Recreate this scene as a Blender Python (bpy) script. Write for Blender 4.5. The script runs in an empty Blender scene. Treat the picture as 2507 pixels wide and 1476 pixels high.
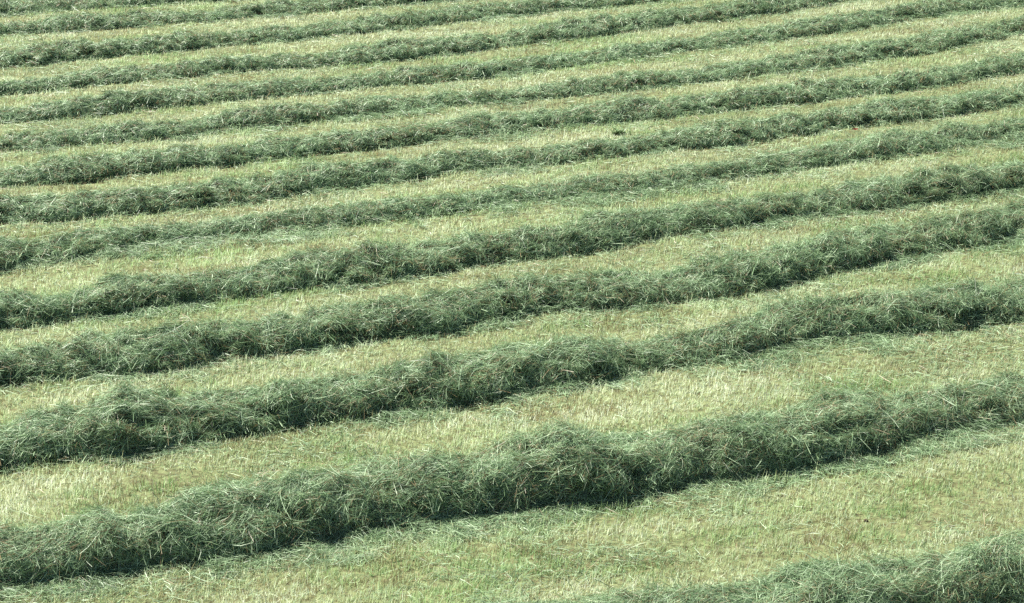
import bpy, math, numpy as np
from mathutils import Vector
R = math.radians
scene = bpy.context.scene

# ------------------------------------------------------------------ camera
cam_data = bpy.data.cameras.new('camera')
cam = bpy.data.objects.new('camera', cam_data)
scene.collection.objects.link(cam)
cam_data.sensor_width = 36.0
cam_data.lens = 72.2
cam_data.clip_end = 2000
cam.location = (0, 0, 7.9)
cam.rotation_euler = (R(90 - 18.9), 0, 0)
scene.camera = cam

# ------------------------------------------------------------------ sky, sun, exposure
SUN_EL, SUN_AZ = 56.0, -54.0          # azimuth from +Y (away from the viewer), minus = left
world = bpy.data.worlds.new('World')
scene.world = world
world.use_nodes = True
wn = world.node_tree
sky = wn.nodes.new('ShaderNodeTexSky')
sky.sky_type = 'NISHITA'
sky.sun_disc = False
sky.sun_elevation = R(SUN_EL)
sky.sun_rotation = R(SUN_AZ)
bg = wn.nodes['Background']
bg.inputs['Strength'].default_value = 0.06
wn.links.new(sky.outputs[0], bg.inputs['Color'])
sd = bpy.data.lights.new('sun', 'SUN')
sd.energy = 5.0
sd.angle = R(0.5)
sd.color = (1.0, 0.97, 0.87)
sun = bpy.data.objects.new('sun', sd)
scene.collection.objects.link(sun)
to_sun = Vector((math.sin(R(SUN_AZ)) * math.cos(R(SUN_EL)), math.cos(R(SUN_AZ)) * math.cos(R(SUN_EL)), math.sin(R(SUN_EL))))
sun.rotation_euler = to_sun.to_track_quat('Z', 'Y').to_euler()
sun.location = to_sun * 60
scene.view_settings.view_transform = 'Standard'
scene.view_settings.look = 'None'
scene.view_settings.exposure = 1.45
scene.view_settings.gamma = 1.0
scene.cycles.use_denoising = False
scene.cycles.max_bounces = 6
scene.cycles.diffuse_bounces = 4
scene.cycles.transmission_bounces = 4
scene.render.film_transparent = False

# ------------------------------------------------------------------ numpy helpers
rng = np.random.default_rng(11)
_T = rng.random((64, 64, 64)).astype(np.float32)

def vnoise(x, y, z):
    """smooth value noise, -1..1"""
    xi, yi, zi = np.floor(x).astype(int), np.floor(y).astype(int), np.floor(z).astype(int)
    fx, fy, fz = x - xi, y - yi, z - zi
    fx = fx * fx * (3 - 2 * fx); fy = fy * fy * (3 - 2 * fy); fz = fz * fz * (3 - 2 * fz)
    r = 0
    for a in (0, 1):
        wx = fx if a else 1 - fx
        for b in (0, 1):
            wy = fy if b else 1 - fy
            for c in (0, 1):
                wz = fz if c else 1 - fz
                r = r + wx * wy * wz * _T[(xi + a) & 63, (yi + b) & 63, (zi + c) & 63]
    return r * 2 - 1

def fbm(x, y, z, f, oct=3):
    r, a = 0, 1.0
    for k in range(oct):
        r = r + a * vnoise(x * f + 7.3 * k, y * f + 3.1 * k, z * f + 11.7 * k)
        f *= 2.07; a *= 0.5
    return r

def norm(v):
    return v / np.maximum(np.linalg.norm(v, axis=-1, keepdims=True), 1e-9)

def smoothstep(a, b, x):
    t = np.clip((x - a) / (b - a), 0, 1)
    return t * t * (3 - 2 * t)

def mesh_object(name, verts, quads, mats, tint=None, kindv=None, matidx=None, parent=None, loc=(0, 0, 0), smooth=False):
    me = bpy.data.meshes.new(name)
    v = (verts.reshape(-1, 3) - np.array(loc)).astype(np.float32)
    q = quads.reshape(-1, 4).astype(np.int32)
    me.vertices.add(len(v)); me.vertices.foreach_set('co', v.ravel())
    me.loops.add(q.size); me.loops.foreach_set('vertex_index', q.ravel())
    me.polygons.add(len(q))
    me.polygons.foreach_set('loop_start', np.arange(0, q.size, 4, dtype=np.int32))
    if matidx is not None:
        me.polygons.foreach_set('material_index', matidx.astype(np.int32))
    if smooth is not False:
        me.polygons.foreach_set('use_smooth', np.ones(len(q), bool) if smooth is True else smooth)
    for nm, arr in (('tint', tint), ('kind_mix', kindv)):
        if arr is not None:
            at = me.attributes.new(nm, 'FLOAT', 'POINT')
            at.data.foreach_set('value', arr.astype(np.float32).ravel())
    for m in mats:
        me.materials.append(m)
    me.update(calc_edges=True)
    o = bpy.data.objects.new(name, me)
    scene.collection.objects.link(o)
    o.location = loc
    if parent is not None:
        o.parent = parent
        o.location = (0, 0, 0)
    return o

def ribbons(P, side, width, taper):
    """P (n,k,3) centre points, side (n,3) width direction, width (n,), taper (k,) -> verts, quads"""
    n, k = P.shape[:2]
    w = (width[:, None] * taper[None, :])[..., None] * 0.5
    if side.ndim == 2:
        side = side[:, None, :]
    V = np.stack([P - side * w, P + side * w], axis=2)            # n,k,2,3
    base = (np.arange(n) * k * 2)[:, None]
    j = np.arange(k - 1)[None, :] * 2
    Q = np.stack([base + j, base + j + 1, base + j + 3, base + j + 2], axis=-1)
    return V.reshape(-1, 3), Q.reshape(-1, 4)

# ------------------------------------------------------------------ materials
def ramp_node(nt, stops):
    r = nt.nodes.new('ShaderNodeValToRGB')
    e = r.color_ramp.elements
    while len(e) < len(stops):
        e.new(0.5)
    for k, (p, c) in enumerate(stops):
        e[k].position = p
        e[k].color = (*c, 1)
    return r

def strand_material(name, stops_a, stops_b=None, trans=0.3, rough=0.5, spec=0.4, sheen_tint=1.0):
    m = bpy.data.materials.new(name)
    m.use_nodes = True
    nt = m.node_tree
    p = nt.nodes['Principled BSDF']
    out = nt.nodes['Material Output']
    at = nt.nodes.new('ShaderNodeAttribute'); at.attribute_name = 'tint'
    ra = ramp_node(nt, stops_a)
    nt.links.new(at.outputs['Fac'], ra.inputs[0])
    col = ra.outputs[0]
    if stops_b:
        rb = ramp_node(nt, stops_b)
        nt.links.new(at.outputs['Fac'], rb.inputs[0])
        ak = nt.nodes.new('ShaderNodeAttribute'); ak.attribute_name = 'kind_mix'
        mx = nt.nodes.new('ShaderNodeMixRGB')
        nt.links.new(ak.outputs['Fac'], mx.inputs[0])
        nt.links.new(ra.outputs[0], mx.inputs[1]); nt.links.new(rb.outputs[0], mx.inputs[2])
        col = mx.outputs[0]
    nt.links.new(col, p.inputs['Base Color'])
    p.inputs['Roughness'].default_value = rough
    p.inputs['Specular IOR Level'].default_value = spec
    tr = nt.nodes.new('ShaderNodeBsdfTranslucent')
    nt.links.new(col, tr.inputs['Color'])
    mix = nt.nodes.new('ShaderNodeMixShader'); mix.inputs[0].default_value = trans
    nt.links.new(p.outputs[0], mix.inputs[1]); nt.links.new(tr.outputs[0], mix.inputs[2])
    nt.links.new(mix.outputs[0], out.inputs[0])
    return m

def noise_material(name, scale, stops, rough=0.9, bump=0.4, detail=6):
    m = bpy.data.materials.new(name)
    m.use_nodes = True
    nt = m.node_tree
    p = nt.nodes['Principled BSDF']
    tc = nt.nodes.new('ShaderNodeTexCoord')
    nz = nt.nodes.new('ShaderNodeTexNoise')
    nz.inputs['Scale'].default_value = scale; nz.inputs['Detail'].default_value = detail
    nt.links.new(tc.outputs['Object'], nz.inputs['Vector'])
    r = ramp_node(nt, stops)
    nt.links.new(nz.outputs[0], r.inputs[0]); nt.links.new(r.outputs[0], p.inputs['Base Color'])
    p.inputs['Roughness'].default_value = rough
    p.inputs['Specular IOR Level'].default_value = 0.15
    b = nt.nodes.new('ShaderNodeBump'); b.inputs['Strength'].default_value = bump; b.inputs['Distance'].default_value = 0.02
    nt.links.new(nz.outputs[0], b.inputs['Height']); nt.links.new(b.outputs[0], p.inputs['Normal'])
    return m

HAY = strand_material('cut_hay',
    [(0.00, (0.036, 0.068, 0.029)), (0.25, (0.122, 0.202, 0.092)), (0.50, (0.240, 0.362, 0.182)),
     (0.74, (0.45, 0.58, 0.36)), (0.76, (0.14, 0.105, 0.048)), (0.88, (0.33, 0.26, 0.135)),
     (0.90, (0.43, 0.43, 0.26)), (0.95, (0.50, 0.59, 0.38)), (1.00, (0.62, 0.68, 0.49))], trans=0.30, rough=0.45, spec=0.42)
HAY_CORE = noise_material('hay_mass_gap_shade', 9.0, [(0.3, (0.025, 0.036, 0.018)), (0.5, (0.042, 0.056, 0.028)), (0.7, (0.065, 0.054, 0.03))], bump=0.8)  # inner hay coloured near black, painting in shade for gaps and hollows between strands
STUBBLE = strand_material('mown_grass',
    [(0.00, (0.17, 0.13, 0.065)), (0.15, (0.33, 0.29, 0.15)), (0.40, (0.52, 0.555, 0.33)), (0.75, (0.66, 0.725, 0.49)), (1.00, (0.82, 0.86, 0.70))],
    [(0.00, (0.08, 0.14, 0.048)), (0.30, (0.19, 0.31, 0.11)), (0.60, (0.36, 0.53, 0.22)), (0.85, (0.49, 0.64, 0.33)), (1.00, (0.64, 0.74, 0.48))],
    trans=0.54, rough=0.45, spec=0.45)
THATCH = noise_material('thatch', 14.0, [(0.28, (0.055, 0.050, 0.024)), (0.45, (0.11, 0.115, 0.052)), (0.6, (0.145, 0.17, 0.075)), (0.75, (0.19, 0.17, 0.09))], bump=0.9)
STRAW = strand_material('dry_straw', [(0, (0.55, 0.52, 0.36)), (1, (0.75, 0.72, 0.56))], trans=0.2, rough=0.45)

DENS, DENS_G = 1.0, 1.0
# windrow stations in metres: centre x, centre y, half width, height, width of the loose skirt in front
ROWS = [
 [(-0.02,14.21,0.41,0.47,0.03),(0.09,14.25,0.4,0.45,0.03),(0.21,14.28,0.39,0.44,0.03),(0.33,14.32,0.38,0.42,0.03),(0.45,14.36,0.37,0.41,0.03),(0.57,14.41,0.36,0.4,0.03),(0.69,14.45,0.36,0.39,0.03),(0.81,14.49,0.36,0.4,0.03),(0.92,14.54,0.37,0.41,0.03),(1.03,14.58,0.38,0.42,0.03),(1.15,14.63,0.39,0.44,0.03),(1.26,14.66,0.39,0.44,0.03),(1.37,14.7,0.39,0.43,0.03),(1.49,14.72,0.37,0.42,0.03),(1.61,14.74,0.35,0.39,0.03),(1.73,14.77,0.34,0.35,0.03),(1.85,14.8,0.32,0.33,0.03),(1.97,14.84,0.32,0.33,0.03),(2.08,14.89,0.33,0.35,0.03),(2.2,14.95,0.35,0.37,0.03),(2.31,15.01,0.36,0.39,0.03),(2.44,15.06,0.36,0.4,0.03),(2.56,15.11,0.37,0.39,0.03),(2.69,15.16,0.36,0.39,0.03),(2.82,15.19,0.36,0.38,0.03),(2.94,15.22,0.35,0.37,0.03),(3.07,15.25,0.34,0.36,0.03),(3.2,15.28,0.34,0.35,0.03),(3.32,15.31,0.33,0.34,0.03),(3.45,15.35,0.32,0.33,0.03),(3.57,15.39,0.32,0.33,0.03),(3.69,15.44,0.33,0.34,0.03),(3.82,15.49,0.34,0.35,0.03),(3.94,15.54,0.35,0.36,0.03),(4.06,15.6,0.36,0.38,0.03)],
 [(-4.41,15.91,0.33,0.33,0.3),(-4.3,15.95,0.33,0.33,0.31),(-4.18,15.99,0.33,0.33,0.32),(-4.06,16.02,0.33,0.33,0.32),(-3.95,16.06,0.34,0.33,0.33),(-3.83,16.09,0.34,0.33,0.33),(-3.72,16.13,0.36,0.34,0.33),(-3.61,16.16,0.37,0.38,0.33),(-3.5,16.17,0.35,0.44,0.32),(-3.39,16.18,0.33,0.24,0.32),(-3.28,16.22,0.32,0.28,0.31),(-3.18,16.28,0.33,0.32,0.31),(-3.07,16.36,0.36,0.36,0.31),(-2.96,16.44,0.39,0.4,0.31),(-2.85,16.5,0.42,0.42,0.32),(-2.73,16.56,0.43,0.43,0.34),(-2.61,16.6,0.43,0.42,0.36),(-2.48,16.64,0.42,0.41,0.39),(-2.36,16.67,0.41,0.39,0.41),(-2.25,16.7,0.41,0.38,0.42),(-2.14,16.72,0.41,0.39,0.42),(-2.04,16.75,0.41,0.39,0.43),(-1.95,16.81,0.41,0.4,0.46),(-1.84,16.91,0.41,0.4,0.52),(-1.71,17.01,0.41,0.39,0.58),(-1.57,17.09,0.41,0.38,0.6),(-1.41,17.14,0.4,0.37,0.59),(-1.26,17.19,0.4,0.37,0.56),(-1.11,17.23,0.41,0.38,0.52),(-0.96,17.27,0.41,0.38,0.48),(-0.83,17.29,0.41,0.39,0.44),(-0.69,17.32,0.41,0.39,0.39),(-0.57,17.33,0.41,0.38,0.35),(-0.45,17.35,0.41,0.37,0.3),(-0.34,17.37,0.42,0.38,0.26),(-0.24,17.41,0.43,0.4,0.23),(-0.13,17.46,0.44,0.41,0.23),(-0.02,17.52,0.45,0.42,0.24),(0.11,17.6,0.46,0.44,0.27),(0.25,17.67,0.46,0.49,0.29),(0.4,17.72,0.46,0.53,0.3),(0.54,17.76,0.46,0.53,0.3),(0.67,17.79,0.46,0.51,0.28),(0.78,17.81,0.46,0.46,0.26),(0.9,17.85,0.45,0.41,0.26),(1.02,17.9,0.43,0.39,0.29),(1.16,17.98,0.42,0.37,0.33),(1.32,18.07,0.4,0.35,0.37),(1.48,18.15,0.4,0.34,0.41),(1.64,18.21,0.39,0.34,0.43),(1.8,18.27,0.4,0.35,0.42),(1.96,18.32,0.42,0.36,0.39),(2.09,18.36,0.44,0.38,0.35),(2.22,18.4,0.45,0.41,0.31),(2.33,18.43,0.45,0.42,0.28),(2.46,18.46,0.44,0.4,0.26),(2.59,18.51,0.43,0.37,0.25),(2.73,18.57,0.41,0.33,0.26),(2.87,18.64,0.41,0.34,0.26),(3.01,18.73,0.42,0.36,0.27),(3.15,18.83,0.44,0.38,0.28),(3.29,18.92,0.45,0.4,0.29),(3.45,19.01,0.44,0.39,0.31),(3.62,19.09,0.41,0.35,0.33),(3.81,19.18,0.38,0.31,0.37),(4,19.27,0.34,0.27,0.41),(4.18,19.34,0.32,0.25,0.44),(4.36,19.41,0.3,0.24,0.45),(4.52,19.47,0.3,0.23,0.46),(4.69,19.54,0.31,0.26,0.45),(4.84,19.61,0.32,0.28,0.45),(5,19.67,0.33,0.27,0.43)],
 [(-4.99,18.39,0.31,0.27,0.14),(-4.86,18.44,0.32,0.28,0.15),(-4.73,18.48,0.33,0.29,0.15),(-4.61,18.53,0.35,0.3,0.16),(-4.48,18.57,0.36,0.3,0.16),(-4.35,18.62,0.38,0.32,0.17),(-4.23,18.68,0.4,0.34,0.17),(-4.11,18.74,0.43,0.37,0.18),(-4,18.79,0.45,0.41,0.18),(-3.9,18.83,0.46,0.42,0.19),(-3.79,18.86,0.46,0.42,0.2),(-3.69,18.91,0.45,0.4,0.22),(-3.57,18.97,0.43,0.37,0.24),(-3.43,19.05,0.4,0.34,0.27),(-3.28,19.13,0.38,0.31,0.28),(-3.12,19.2,0.36,0.29,0.29),(-2.96,19.25,0.35,0.28,0.29),(-2.81,19.29,0.35,0.28,0.28),(-2.68,19.33,0.35,0.29,0.28),(-2.55,19.38,0.36,0.3,0.29),(-2.43,19.44,0.36,0.3,0.3),(-2.29,19.51,0.35,0.29,0.32),(-2.15,19.59,0.34,0.27,0.35),(-2,19.67,0.34,0.27,0.37),(-1.84,19.74,0.34,0.28,0.39),(-1.68,19.79,0.35,0.28,0.38),(-1.52,19.83,0.36,0.29,0.36),(-1.37,19.86,0.37,0.29,0.34),(-1.24,19.9,0.38,0.3,0.31),(-1.12,19.94,0.4,0.32,0.3),(-1,20,0.41,0.34,0.29),(-0.87,20.07,0.43,0.35,0.28),(-0.74,20.14,0.43,0.35,0.28),(-0.6,20.22,0.43,0.34,0.27),(-0.45,20.28,0.42,0.33,0.26),(-0.29,20.34,0.41,0.32,0.25),(-0.15,20.39,0.41,0.32,0.22),(-0,20.45,0.41,0.32,0.2),(0.14,20.52,0.41,0.32,0.2),(0.29,20.61,0.4,0.32,0.22),(0.44,20.7,0.4,0.31,0.26),(0.6,20.78,0.39,0.31,0.29),(0.77,20.85,0.37,0.3,0.32),(0.95,20.92,0.34,0.27,0.36),(1.12,20.97,0.31,0.23,0.38),(1.3,21.01,0.28,0.2,0.38),(1.47,21.06,0.26,0.19,0.39),(1.64,21.14,0.25,0.18,0.42),(1.81,21.23,0.26,0.19,0.44),(1.97,21.3,0.27,0.19,0.44),(2.12,21.35,0.28,0.21,0.42),(2.26,21.39,0.3,0.23,0.38),(2.41,21.47,0.31,0.24,0.38),(2.57,21.59,0.32,0.24,0.43),(2.75,21.73,0.32,0.23,0.51),(2.93,21.84,0.33,0.23,0.58),(3.11,21.91,0.34,0.25,0.62),(3.29,21.97,0.36,0.26,0.63),(3.47,22.01,0.37,0.27,0.63),(3.63,22.06,0.38,0.28,0.64),(3.8,22.11,0.39,0.29,0.62),(3.96,22.17,0.4,0.29,0.59),(4.12,22.22,0.41,0.29,0.53),(4.29,22.27,0.41,0.3,0.48),(4.46,22.32,0.41,0.3,0.43),(4.63,22.37,0.41,0.3,0.38),(4.8,22.42,0.41,0.29,0.35),(4.97,22.47,0.41,0.29,0.34),(5.15,22.52,0.4,0.29,0.34),(5.32,22.57,0.4,0.28,0.33),(5.5,22.62,0.39,0.28,0.33),(5.68,22.67,0.39,0.27,0.33)],
 [(-5.49,20.59,0.33,0.26,0.2),(-5.35,20.61,0.33,0.25,0.21),(-5.2,20.64,0.32,0.24,0.22),(-5.06,20.67,0.31,0.24,0.22),(-4.92,20.7,0.32,0.24,0.23),(-4.78,20.75,0.32,0.24,0.23),(-4.65,20.8,0.34,0.26,0.21),(-4.51,20.87,0.37,0.28,0.19),(-4.39,20.93,0.39,0.3,0.17),(-4.26,20.99,0.41,0.33,0.15),(-4.13,21.05,0.42,0.33,0.14),(-4,21.1,0.41,0.32,0.14),(-3.86,21.16,0.4,0.3,0.14),(-3.71,21.22,0.39,0.29,0.15),(-3.57,21.28,0.38,0.28,0.16),(-3.41,21.35,0.37,0.28,0.18),(-3.26,21.42,0.36,0.27,0.19),(-3.1,21.48,0.35,0.26,0.2),(-2.94,21.54,0.34,0.25,0.2),(-2.78,21.6,0.34,0.25,0.2),(-2.63,21.65,0.34,0.24,0.19),(-2.48,21.7,0.34,0.25,0.16),(-2.33,21.76,0.35,0.25,0.14),(-2.19,21.84,0.35,0.26,0.14),(-2.04,21.92,0.35,0.26,0.16),(-1.88,22.01,0.35,0.26,0.18),(-1.72,22.09,0.35,0.25,0.21),(-1.55,22.15,0.35,0.25,0.21),(-1.38,22.2,0.35,0.25,0.21),(-1.23,22.25,0.36,0.26,0.19),(-1.08,22.29,0.37,0.26,0.17),(-0.94,22.35,0.37,0.27,0.15),(-0.81,22.42,0.37,0.27,0.14),(-0.66,22.51,0.37,0.26,0.16),(-0.5,22.63,0.36,0.25,0.21),(-0.33,22.76,0.35,0.25,0.26),(-0.15,22.89,0.35,0.24,0.3),(0.04,23.01,0.35,0.24,0.32),(0.24,23.11,0.35,0.24,0.32),(0.44,23.16,0.35,0.24,0.32),(0.63,23.19,0.36,0.25,0.29),(0.81,23.21,0.36,0.25,0.26),(0.98,23.23,0.36,0.25,0.24),(1.14,23.26,0.35,0.25,0.22),(1.3,23.28,0.34,0.23,0.2),(1.47,23.32,0.33,0.22,0.19),(1.64,23.37,0.32,0.21,0.19),(1.82,23.43,0.32,0.21,0.18),(1.99,23.49,0.34,0.23,0.16),(2.16,23.54,0.35,0.24,0.13),(2.33,23.59,0.38,0.25,0.09),(2.48,23.65,0.4,0.27,0.05),(2.63,23.71,0.42,0.29,0.04),(2.78,23.79,0.43,0.3,0.04),(2.94,23.86,0.42,0.29,0.04),(3.12,23.94,0.4,0.27,0.06),(3.31,24.03,0.38,0.24,0.08),(3.49,24.15,0.37,0.23,0.11),(3.68,24.29,0.38,0.24,0.14),(3.87,24.45,0.39,0.26,0.18),(4.06,24.61,0.41,0.27,0.22),(4.27,24.77,0.41,0.27,0.25),(4.49,24.91,0.4,0.26,0.27),(4.7,25.03,0.39,0.25,0.29),(4.92,25.13,0.37,0.23,0.28),(5.13,25.24,0.37,0.22,0.27),(5.34,25.35,0.37,0.23,0.26),(5.54,25.47,0.38,0.24,0.25),(5.74,25.59,0.39,0.25,0.26),(5.95,25.7,0.39,0.25,0.28),(6.16,25.81,0.39,0.24,0.29),(6.37,25.92,0.39,0.24,0.31)],
 [(-5.91,22.42,0.34,0.24,0.11),(-5.75,22.42,0.33,0.24,0.08),(-5.61,22.42,0.32,0.23,0.06),(-5.48,22.45,0.3,0.21,0.06),(-5.34,22.5,0.29,0.19,0.1),(-5.2,22.59,0.28,0.18,0.14),(-5.06,22.68,0.3,0.2,0.17),(-4.91,22.77,0.33,0.23,0.19),(-4.77,22.85,0.35,0.26,0.21),(-4.62,22.93,0.36,0.27,0.22),(-4.47,22.99,0.36,0.26,0.23),(-4.31,23.05,0.35,0.24,0.23),(-4.15,23.12,0.33,0.22,0.22),(-3.99,23.18,0.31,0.21,0.22),(-3.84,23.25,0.3,0.2,0.21),(-3.68,23.33,0.3,0.2,0.21),(-3.52,23.42,0.3,0.2,0.21),(-3.36,23.52,0.31,0.21,0.22),(-3.2,23.63,0.31,0.21,0.24),(-3.03,23.73,0.32,0.21,0.25),(-2.86,23.82,0.33,0.22,0.25),(-2.69,23.9,0.35,0.23,0.25),(-2.51,23.98,0.37,0.25,0.24),(-2.34,24.05,0.39,0.26,0.23),(-2.17,24.11,0.4,0.27,0.21),(-2,24.17,0.41,0.28,0.18),(-1.84,24.21,0.41,0.27,0.14),(-1.68,24.25,0.4,0.27,0.11),(-1.52,24.28,0.39,0.26,0.08),(-1.36,24.34,0.37,0.24,0.07),(-1.2,24.42,0.36,0.23,0.08),(-1.03,24.52,0.36,0.23,0.09),(-0.85,24.62,0.35,0.23,0.1),(-0.67,24.72,0.35,0.22,0.09),(-0.48,24.81,0.34,0.22,0.08),(-0.28,24.9,0.34,0.21,0.08),(-0.09,24.98,0.33,0.21,0.08),(0.1,25.05,0.33,0.21,0.07),(0.29,25.11,0.34,0.21,0.05),(0.47,25.16,0.34,0.22,0.05),(0.64,25.21,0.35,0.22,0.05),(0.8,25.28,0.35,0.22,0.05),(0.96,25.36,0.36,0.23,0.04),(1.13,25.46,0.37,0.24,0.04),(1.3,25.59,0.38,0.24,0.09),(1.49,25.74,0.37,0.23,0.15),(1.69,25.9,0.37,0.22,0.22),(1.9,26.05,0.37,0.22,0.3),(2.12,26.18,0.36,0.22,0.35),(2.34,26.28,0.36,0.22,0.38),(2.55,26.35,0.36,0.22,0.38),(2.75,26.41,0.36,0.22,0.37),(2.95,26.46,0.37,0.22,0.34),(3.13,26.53,0.37,0.22,0.29),(3.32,26.61,0.37,0.23,0.27),(3.52,26.71,0.37,0.22,0.25),(3.73,26.81,0.36,0.21,0.25),(3.95,26.91,0.35,0.2,0.25),(4.16,27,0.34,0.2,0.24),(4.37,27.08,0.34,0.2,0.23),(4.58,27.16,0.35,0.2,0.21),(4.78,27.24,0.36,0.21,0.2),(4.98,27.32,0.37,0.22,0.18),(5.18,27.42,0.39,0.23,0.17),(5.38,27.52,0.4,0.23,0.17),(5.59,27.64,0.4,0.23,0.19),(5.81,27.76,0.41,0.24,0.22),(6.04,27.88,0.41,0.24,0.25),(6.27,27.96,0.4,0.23,0.27),(6.5,28.03,0.39,0.22,0.28),(6.73,28.1,0.39,0.21,0.28),(6.94,28.17,0.4,0.23,0.28)],
 [(-6.55,24.51,0.4,0.26,0.08),(-6.38,24.58,0.37,0.23,0.11),(-6.22,24.66,0.34,0.21,0.13),(-6.05,24.75,0.33,0.21,0.16),(-5.89,24.84,0.32,0.21,0.19),(-5.73,24.93,0.31,0.2,0.22),(-5.57,25.04,0.3,0.19,0.26),(-5.4,25.14,0.29,0.18,0.31),(-5.23,25.24,0.28,0.17,0.37),(-5.05,25.34,0.26,0.17,0.44),(-4.87,25.43,0.25,0.16,0.5),(-4.68,25.52,0.23,0.14,0.57),(-4.5,25.6,0.22,0.13,0.61),(-4.31,25.66,0.22,0.13,0.62),(-4.13,25.72,0.22,0.14,0.6),(-3.94,25.76,0.22,0.13,0.57),(-3.77,25.81,0.22,0.13,0.54),(-3.59,25.88,0.22,0.13,0.52),(-3.42,25.96,0.23,0.14,0.52),(-3.25,26.05,0.23,0.14,0.53),(-3.06,26.13,0.23,0.14,0.53),(-2.88,26.2,0.24,0.14,0.52),(-2.69,26.26,0.24,0.14,0.49),(-2.5,26.31,0.25,0.15,0.46),(-2.33,26.36,0.25,0.15,0.44),(-2.15,26.43,0.26,0.16,0.45),(-1.97,26.51,0.26,0.16,0.48),(-1.79,26.6,0.26,0.16,0.52),(-1.61,26.69,0.26,0.16,0.55),(-1.42,26.78,0.25,0.15,0.58),(-1.23,26.86,0.25,0.15,0.59),(-1.04,26.93,0.25,0.14,0.58),(-0.85,27,0.24,0.14,0.57),(-0.66,27.07,0.23,0.14,0.55),(-0.46,27.18,0.22,0.13,0.55),(-0.25,27.31,0.2,0.12,0.58),(-0.04,27.43,0.19,0.1,0.61),(0.16,27.51,0.19,0.1,0.62),(0.37,27.56,0.2,0.11,0.59),(0.57,27.62,0.22,0.12,0.56),(0.76,27.7,0.24,0.14,0.53),(0.95,27.78,0.26,0.16,0.51),(1.14,27.87,0.28,0.17,0.49),(1.34,27.94,0.27,0.16,0.47),(1.54,28.02,0.26,0.15,0.45),(1.74,28.1,0.25,0.13,0.44),(1.95,28.19,0.25,0.13,0.42),(2.15,28.3,0.25,0.14,0.42),(2.36,28.41,0.26,0.15,0.41),(2.57,28.52,0.26,0.15,0.42),(2.8,28.63,0.24,0.14,0.42),(3.02,28.74,0.23,0.12,0.43),(3.24,28.84,0.22,0.11,0.42),(3.46,28.94,0.23,0.12,0.41),(3.68,29.05,0.24,0.14,0.4),(3.89,29.16,0.26,0.14,0.38),(4.11,29.27,0.26,0.14,0.37),(4.33,29.39,0.27,0.14,0.36),(4.56,29.5,0.28,0.15,0.36),(4.78,29.62,0.29,0.15,0.35),(5,29.73,0.31,0.16,0.34),(5.22,29.83,0.34,0.18,0.32),(5.43,29.92,0.36,0.2,0.3),(5.63,30.01,0.38,0.21,0.28),(5.85,30.11,0.37,0.2,0.29),(6.09,30.25,0.36,0.19,0.32),(6.34,30.42,0.35,0.18,0.38),(6.6,30.6,0.33,0.17,0.43),(6.87,30.76,0.32,0.16,0.47),(7.13,30.9,0.31,0.16,0.5),(7.39,31.02,0.3,0.15,0.52),(7.64,31.15,0.3,0.15,0.53)],
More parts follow.
